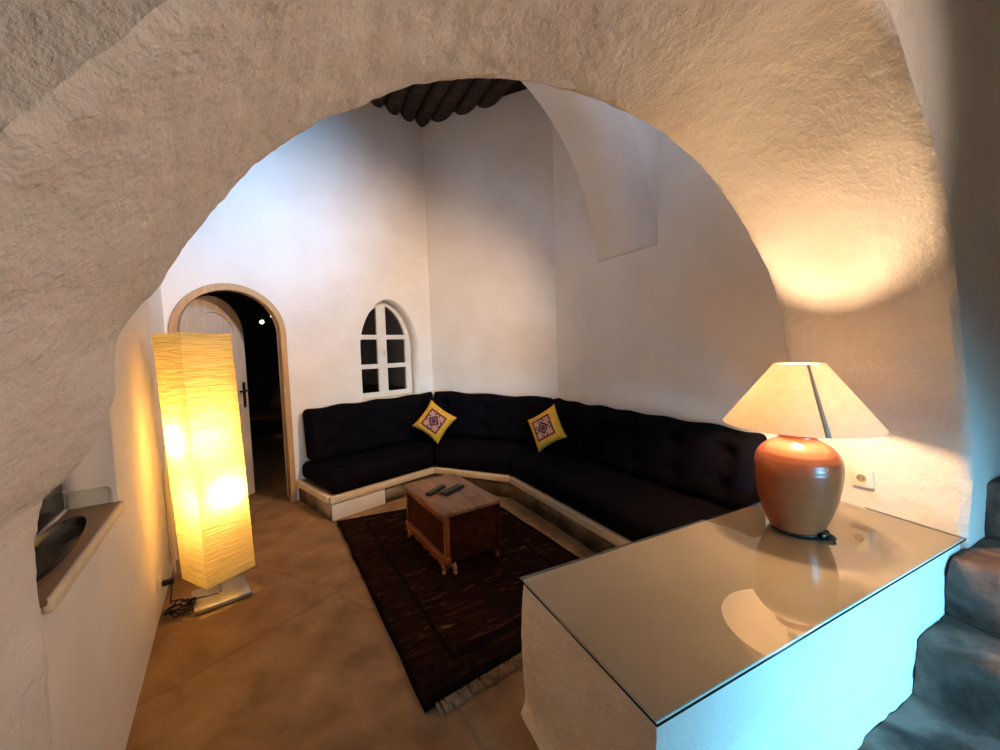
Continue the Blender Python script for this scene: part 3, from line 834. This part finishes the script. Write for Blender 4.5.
# ------------------------------------------------------------------ table lamp on the counter
LX, LY, LZ = 1.290, 1.700, CH + .010
tl = thing('table_lamp', 'terracotta pot table lamp with a wide conical linen shade on the glass-topped counter', 'lamp', (LX, LY, LZ))
prof = [(.0, .0), (.085, .0), (.094, .004), (.105, .026), (.117, .052), (.131, .093), (.1445, .138), (.1535, .19), (.1585, .232), (.160, .268), (.156, .300), (.146, .324), (.130, .345), (.106, .363), (.082, .376), (.070, .386), (.067, .398), (.069, .412), (.066, .415), (.060, .40)]
pr = smooth_path([(a, b * (1 + .045 * min(1, b / .25)), 0) for a, b in prof[1:]], 4)
pl = [(0.0005, 0.0)] + [(p.x * (1 + .004 * math.sin(p.y * 260)), p.y) for p in pr]
obj('pot', lathe(pl, 96), TERRA, tl)
bm = lathe([(.066, .425), (.03, .435), (.012, .445), (.012, .50), (.022, .505), (.022, .56), (.0005, .56)], 32); obj('lamp_holder', bm, STEEL, tl)
sh = lathe([(.092, .725), (.284, .464), (.2825, .4635), (.0905, .7245), (.092, .725)], 96); shade = obj('lamp_shade', sh, SHADE, tl)
camdir = math.atan2(-LY, -LX)
bm = bmesh.new(); sa = camdir + math.radians(19)
R0, Z0, R1, Z1 = .0935, .7235, .2855, .4655
ring = []
for k in range(13):
    t = k / 12; r = R0 + (R1 - R0) * t; z = Z0 + (Z1 - Z0) * t; w = .0055 + .0035 * t
    ring.append([bm.verts.new((r * math.cos(sa) - w * s * math.sin(sa), r * math.sin(sa) + w * s * math.cos(sa), z)) for s in (-1, 1)])
for a, b in zip(ring, ring[1:]): bm.faces.new((a[0], a[1], b[1], b[0]))
seam = obj('shade_seam', bm, SEAM, tl); md = seam.modifiers.new('s', 'SOLIDIFY'); md.thickness = .0015
bm = bmesh.new()
add_tube(bm, [(.0915 * math.cos(2 * PI * k / 48), .0915 * math.sin(2 * PI * k / 48), .7255) for k in range(48)], .0022, 6, True)
for k in range(3):
    a = 2 * PI * k / 3 + .4; add_tube(bm, [(.092 * math.cos(a), .092 * math.sin(a), .7255), (.024 * math.cos(a), .024 * math.sin(a), .69)], .0018, 6)
add_tube(bm, [(.024 * math.cos(2 * PI * k / 24), .024 * math.sin(2 * PI * k / 24), .69) for k in range(24)], .0018, 6, True)
add_tube(bm, [(.024, 0, .69), (.03, 0, .60), (.022, 0, .52)], .0018, 6); add_tube(bm, [(-.024, 0, .69), (-.03, 0, .60), (-.022, 0, .52)], .0018, 6)
obj('shade_carrier', bm, STEEL, tl)
TABLEBULB = emit('warm_bulb', (1.0, .66, .38), 600)
bm = bmesh.new(); bmesh.ops.create_icosphere(bm, subdivisions=3, radius=.030); bl = obj('bulb', bm, TABLEBULB, tl); bl.location = (0, 0, .592)
bm = bmesh.new()
sa2 = camdir + math.radians(55)
pts = [(.099 * math.cos(camdir - 1.0 + .1 * k), .099 * math.sin(camdir - 1.0 + .1 * k), .005) for k in range(20)]
add_tube(bm, pts, .0045, 8)
e = V(*pts[-1]); tdir = V(.79, -.61, 0)
add_tube(bm, smooth_path([e, e + tdir * .02 + V(0, 0, .004), e + tdir * .03 + V(.02, .02, .012), e + tdir * .012 + V(.03, .02, .016), e + tdir * .03 + V(-.005, -.005, .010), e + tdir * .055 + V(0, 0, .004), e + tdir * .03 + V(.03, .04, .004), e + V(.06, .08, .004)], 5), .0055, 8)
add_box(bm, e.x + tdir.x * .02, e.y + tdir.y * .02, .012, .036, .022, .02, .005)
obj('cord', bm, BLACKPLASTIC, tl)

# wall socket on the pier
so = thing('wall_socket', 'cream plastic wall socket on the plaster pier behind the terracotta lamp', 'socket', AT(1.750, .283, .668))
so.rotation_euler = (0, 0, math.atan2(NN.y, NN.x))
def soc():
    # local x along NN, local y = direction to the pier's open side
    yd = Vector((-NN.y, NN.x, 0)); s = 1 if yd.dot(-U) > 0 else -1
    bm = bmesh.new(); add_box(bm, 0, -s * .005, 0, .084, .03, .084, .005); obj('cover_plate', bm, CREAMPLASTIC, so)
    bm = lathe([(.026, 0), (.023, .003), (.020, .003), (.020, -.001)], 32); o = obj('socket_ring', bm, CREAMPLASTIC, so); o.location = (0, s * .010, 0); o.rotation_euler = (-s * PI / 2, 0, 0)
    bm = lathe([(.0195, 0.0005), (.0005, 0.0005)], 32); o = obj('socket_recess', bm, DARKHOLE, so); o.location = (0, s * .0105, 0); o.rotation_euler = (-s * PI / 2, 0, 0)
    bm = bmesh.new(); add_box(bm, -.008, s * .0115, 0, .005, .003, .005, .001); add_box(bm, .008, s * .0115, 0, .005, .003, .005, .001); obj('contact_holes', bm, BLACKPLASTIC, so)
soc()

# ------------------------------------------------------------------ tall paper floor lamp
FX_, FY_ = -1.612, 2.148
fl = thing('floor_lamp', 'tall square rice-paper floor lamp glowing yellow beside the arched door', 'lamp', (FX_, FY_, 0))
def paper():
    h = .125; z0, z1 = .14, 1.475; n = 14; m = 150; verts = []; faces = []
    a0 = math.atan2(.899, .438)
    cor = [(h, h), (-h, h), (-h, -h), (h, -h)]
    P = 4 * n
    for j in range(m + 1):
        z = z0 + (z1 - z0) * j / m; tw = a0 + .06 * (j / m - .3)
        lean = V(-.040, -.004, 0) * (j / m)
        for k in range(P):
            s, t = k // n, (k % n) / n
            x = cor[s][0] + (cor[(s + 1) % 4][0] - cor[s][0]) * t; y = cor[s][1] + (cor[(s + 1) % 4][1] - cor[s][1]) * t
            bow = 1 + .010 * math.sin(t * PI)
            w = V(x * bow, y * bow, 0); nrm = w.normalized()
            zz = z + .004 * noise.noise(V(x * 9, y * 9, j * .05)) * (1 if 0 < j < m else 1.4)
            dd = .0028 * noise.noise(V(x * 6, y * 6, z * 70)) + .0015 * noise.noise(V(x * 14, y * 14, z * 150))
            w = w + nrm * dd
            c, sn = math.cos(tw), math.sin(tw)
            verts.append((w.x * c - w.y * sn + lean.x, w.x * sn + w.y * c + lean.y, zz))
    for j in range(m):
        for k in range(P):
            a = j * P + k; b = j * P + (k + 1) % P; faces.append((a, b, b + P, a + P))
    return mesh('paper_shade', verts, faces, PAPER, fl)
paper()
ba = math.atan2(.167, .19)
bm = bmesh.new(); add_box(bm, 0, 0, .014, .255, .245, .022, .003, Matrix.Rotation(ba, 3, 'Z')); obj('base_plate', bm, STEEL, fl)
bm = bmesh.new()
add_tube(bm, [(0, 0, .02), (0, 0, 1.36)], .008)
a0 = math.atan2(.899, .438)
for z in (.165, 1.45):
    lx = -.04 * (z - .14) / 1.335; tw = a0 + .06 * ((z - .14) / 1.335 - .3)
    pts = [(.166 * math.cos(tw + PI / 4 + PI / 2 * k) + lx, .166 * math.sin(tw + PI / 4 + PI / 2 * k), z) for k in range(4)]
    for k in range(4): add_tube(bm, [pts[k], pts[(k + 1) % 4]], .0022, 6)
    for k in range(4): add_tube(bm, [pts[k], (0, 0, z - (.1 if z > 1 else 0))], .0022, 6)
obj('wire_frame', bm, STEEL, fl)
FLOORBULB = emit('floor_bulb', (1.0, .62, .24), 255)
e1 = V(.438, .899, 0); e2 = V(-.899, .438, 0)
for (off, z) in ((-e2 * .060 + e1 * .01, .60), (-e1 * .068 + e2 * .05, .91)):
    bm = bmesh.new(); bmesh.ops.create_icosphere(bm, subdivisions=3, radius=.028); b = obj('bulb', bm, FLOORBULB, fl); b.location = off + V(0, 0, z)
    bm = bmesh.new(); add_tube(bm, [(0, 0, z - .06), tuple(off + V(0, 0, z - .06))], .006); add_tube(bm, [tuple(off + V(0, 0, z - .075)), tuple(off + V(0, 0, z - .025))], .016, 12); obj('bulb_holder', bm, CREAMPLASTIC, fl)
# cord: over the base plate, a tangle on the floor, then up to a plug on the wall
bm = bmesh.new(); o0 = V(FX_, FY_, 0)
pts = [V(-1.59, 2.10, .045) - o0, V(-1.63, 2.07, .05) - o0, V(-1.70, 2.05, .04) - o0, V(-1.73, 2.03, .012) - o0]
cx = V(-1.735, 2.015, 0) - o0
for k in range(46):
    a = k * .62; rr = .048 + .018 * math.sin(k * 1.7)
    pts.append(cx + V(rr * 1.25 * math.cos(a) * .9, rr * math.sin(a), .010 + .034 * (k / 46) + .008 * math.sin(k * 2.3)))
pts += [V(-1.79, 2.02, .05) - o0, V(-1.815, 2.06, .09) - o0, V(-1.812, 2.06, .14) - o0, V(-1.812, 2.045, .162) - o0]
add_tube(bm, smooth_path(pts, 4), .0042, 6)
obj('cord', bm, BLACKPLASTIC, fl)
bm = bmesh.new(); add_box(bm, 0, 0, 0, .05, .032, .026, .006, Matrix.Rotation(math.atan2(NL.y, NL.x), 3, 'Z')); o = obj('plug', bm, BLACKPLASTIC, fl); o.location = LP + DL * .125 + NL * .04 + V(0, 0, .158) - o0
ws = thing('wall_socket', 'white wall socket low on the left wall behind the paper lamp cord', 'socket', LP + DL * .13 + NL * .006 + V(0, 0, .16), math.atan2(NL.y, NL.x))
bm = bmesh.new(); add_box(bm, 0, 0, 0, .014, .08, .08, .004); obj('cover_plate', bm, CREAMPLASTIC, ws)
# slim strip with a cable loop fixed upright to the left wall
ps = thing('power_strip', 'slim cream power strip fixed upright on the left wall behind the paper lamp', 'power strip', LP + DL * .60 + NL * .022 + V(0, 0, .07), math.atan2(NL.y, NL.x))
bm = bmesh.new(); add_box(bm, 0, 0, .30, .04, .055, .58, .010, seg=3); obj('casing', bm, CREAMPLASTIC, ps)
bm = bmesh.new(); add_box(bm, .022, 0, .08, .012, .03, .09, .003); obj('switch', bm, surf('brown_switch', [(.3, (.10, .03, .015)), (.7, (.14, .04, .02))], 9, rough=.4), ps)
for z in (.22, .36, .48):
    bm = lathe([(.021, 0), (.017, .002), (.016, -.002), (.0005, -.002)], 24); o = obj('outlet', bm, DARKHOLE if z != .48 else CREAMPLASTIC, ps); o.location = (.0205, 0, z); o.rotation_euler = (0, PI / 2, 0)
bm = bmesh.new(); add_tube(bm, smooth_path([(0, .0, .58), (0, .0, .66), (.004, -.03, .70), (.004, -.06, .66), (.004, -.062, .40), (.004, -.055, .0), (.004, -.05, -.06)], 6), .005, 8); obj('cable', bm, CREAMPLASTIC, ps)

# ------------------------------------------------------------------ niche in the left wall
def NI(s, dep, z): return LP + DL * s + NL * dep + V(0, 0, z)
nf = math.atan2(DL.y, DL.x)
sb = thing('niche_shelf', 'wooden shelf board with a rounded pale edge in the left wall niche', 'shelf', NI(-.905, -.10, .80), nf)
bm = bmesh.new(); add_box(bm, 0, .0, .006, .752, .225, .012, .002); obj('board', bm, surf('shelf_wood', [(.3, (.17, .09, .045)), (.7, (.27, .155, .08))], 4, 6, rough=.4, scale=(1, 6, 6), bump=((30, .15, .002),)), sb)
bm = bmesh.new(); add_box(bm, 0, -.112, -.004, .752, .022, .034, .010, seg=3); obj('front_edge', bm, TRIMWOOD, sb)
# oval black dish
dsh = thing('serving_tray', 'oval glossy black tray lying on the wooden niche shelf', 'tray', NI(-.965, -.068, .813), nf)
bm = lathe([(.0005, .004), (.78, .004), (.90, .010), (.985, .020), (1.0, .020), (.99, .014), (.90, .0), (.0005, .0)], 72)
bmesh.ops.scale(bm, vec=(.26, .056, 1), verts=bm.verts); obj('dish', bm, BLACKGLOSS, dsh)
pnl = thing('black_box', 'small black box standing at the back of the left wall niche', 'box', NI(-.73, -.172, .8125), nf)
bm = bmesh.new(); add_box(bm, 0, 0, .074, .36, .080, .128, .006); obj('casing', bm, BLACKGLOSS, pnl)
bm = bmesh.new(); add_box(bm, 0, 0, .005, .37, .086, .010, .002); obj('base_strip', bm, WHITEPAINT, pnl)
bm = bmesh.new(); bmesh.ops.create_uvsphere(bm, u_segments=12, v_segments=8, radius=.006); o = obj('screw', bm, STEEL, pnl); o.location = (.165, -.041, .075)
gp = [(-.012, 0), (-.125, 0), (-.125, .062)] + [(-.03 + .018 * math.sin(k / 8 * PI / 2), .044 + .018 * math.cos(k / 8 * PI / 2)) for k in range(9)]
gpl = plate('glass_plate', [(a, b) for a, b in gp], [], -.002, .002, frame(NI(-.535, 0, .8145), NL), GLASSTOP)
gpl.data.materials.append(GLASSEDGE)
for f in gpl.data.polygons:
    if len(f.vertices) == 4 and abs(f.normal.dot(DL)) < .5: f.material_index = 1
tag(gpl, 'small clear glass plate standing against the end of the left wall niche', 'glass plate')
bm = bmesh.new(); add_tube(bm, smooth_path([NI(-1.24, -.10, .818), NI(-1.19, -.07, .818), NI(-1.165, -.050, .818), NI(-1.20, -.048, .818), NI(-1.26, -.06, .818)], 5), .004, 6)
tag(obj('cable', bm, BLACKPLASTIC), 'short black cable end lying on the near end of the niche shelf', 'cable')

# ------------------------------------------------------------------ stone steps on the right
st = thing('stone_staircase', 'dark stone steps climbing to the right beside the white counter', 'stairs')
def step(t0, t1, z0, z1, d1):
    L, W, H = t1 - t0, d1 - .612, z1 - z0
    def f(p):
        w = AT(t0 + p.x + L / 2, .612 + p.y + W / 2, z0 + p.z + H / 2)
        return w + V(fbm(w, 5, 3), fbm(w + V(3, 1, 2), 5, 3), .7 * fbm(w + V(8, 1, 2), 5, 3)) * .014
    return soft_box('step', L, W, H, .025, (max(10, int(L / .03)), 40, 12), f, STONE, st)
step(.25, 1.45, -.08, .012, 2.3); step(1.335, 2.6, -.03, .235, 2.0); step(1.585, 2.7, .22, .475, 2.0); step(1.93, 2.8, .46, .72, 2.0); step(2.25, 2.9, .70, .96, 2.0)

# ------------------------------------------------------------------ daylight and sky
w = bpy.data.worlds.new('World'); sc.world = w; w.use_nodes = True
bg = w.node_tree.nodes['Background']; sky = w.node_tree.nodes.new('ShaderNodeTexSky'); sky.sky_type = 'NISHITA'; sky.sun_disc = False; sky.sun_elevation = math.radians(35)
w.node_tree.links.new(sky.outputs[0], bg.inputs[0]); bg.inputs[1].default_value = .05

def area(name, loc, target, sx, sy, power, col, spread):
    l = bpy.data.lights.new(name, 'AREA'); l.shape = 'RECTANGLE'; l.size = sx; l.size_y = sy; l.energy = power; l.color = col; l.spread = math.radians(spread)
    o = bpy.data.objects.new(name, l); C.objects.link(o); o.location = loc
    d = Vector(target) - Vector(loc); o.rotation_euler = d.to_track_quat('-Z', 'Y').to_euler(); return o
# daylight standing in the low window behind the viewer, and in the high window above the arch
area('daylight_low_window', AT((LW[0] + LW[1]) / 2, RD + .15, (LW[2] + LW[3]) / 2), AT(1.0, .63, .18), 1.0, .7, 11.5, (.17, .62, 1.0), 46)
area('daylight_high_window', AT((HW[0] + HW[1]) / 2, .28, (HW[2] + HW[3]) / 2), A0 - DA * .35 + V(0, 0, 2.5), .9, .5, 6.5, (.22, .54, 1.0), 50)
area('skylight_high_window', AT((HW[0] + HW[1]) / 2, .24, (HW[2] + HW[3]) / 2), AT(1.2, -1.2, 2.7), .9, .5, 3, (.36, .60, 1.0), 150)
# warm fill light added unseen behind the arch wall to brighten the sofa corner
s2 = bpy.data.lights.new('corner_fill', 'SPOT'); s2.energy = 140; s2.color = (1.0, .70, .48); s2.spot_size = math.radians(82); s2.spot_blend = .85; s2.shadow_soft_size = .06
so2 = bpy.data.objects.new('corner_fill', s2); C.objects.link(so2); so2.location = AT(.95, -.16, 2.62)
so2.rotation_euler = (A0 + DA * .75 + V(0, 0, 1.25) - so2.location).to_track_quat('-Z', 'Y').to_euler()

# extra unseen spot light in the viewer's room, added to brighten the left soffit
sl = bpy.data.lights.new('pier_fill', 'SPOT'); sl.energy = 165; sl.color = (1.0, .78, .66); sl.spot_size = math.radians(46); sl.spot_blend = .8; sl.shadow_soft_size = .08
so_ = bpy.data.objects.new('pier_fill', sl); C.objects.link(so_); so_.location = AT(2.8, 2.95, 2.1)
so_.rotation_euler = (AT(-.50, .42, 1.95) - so_.location).to_track_quat('-Z', 'Y').to_euler()

# ------------------------------------------------------------------ camera and view
F = 395.0; pit = math.radians(3.9); rol = math.radians(-1.7)
fw = V(0, math.cos(pit), -math.sin(pit)); up = V(0, math.sin(pit), math.cos(pit)); rt = V(1, 0, 0)
r2 = rt * math.cos(rol) + up * math.sin(rol); u2 = -rt * math.sin(rol) + up * math.cos(rol)
cd = bpy.data.cameras.new('camera'); cam = bpy.data.objects.new('camera', cd); C.objects.link(cam)
cd.sensor_width = 36; cd.sensor_fit = 'HORIZONTAL'; cd.lens = F / 1000 * 36; cd.clip_start = .02
cam.matrix_world = Matrix(((r2.x, u2.x, -fw.x, 0), (r2.y, u2.y, -fw.y, 0), (r2.z, u2.z, -fw.z, 1.35), (0, 0, 0, 1)))
sc.camera = cam
sc.view_settings.view_transform = 'Standard'; sc.view_settings.look = 'None'; sc.view_settings.gamma = 1; sc.view_settings.use_curve_mapping = False
sc.view_settings.exposure = 0.9
sc.cycles.use_denoising = True
sc.cycles.max_bounces = 12; sc.cycles.diffuse_bounces = 8; sc.cycles.transparent_max_bounces = 16
sc.cycles.sample_clamp_indirect = 6
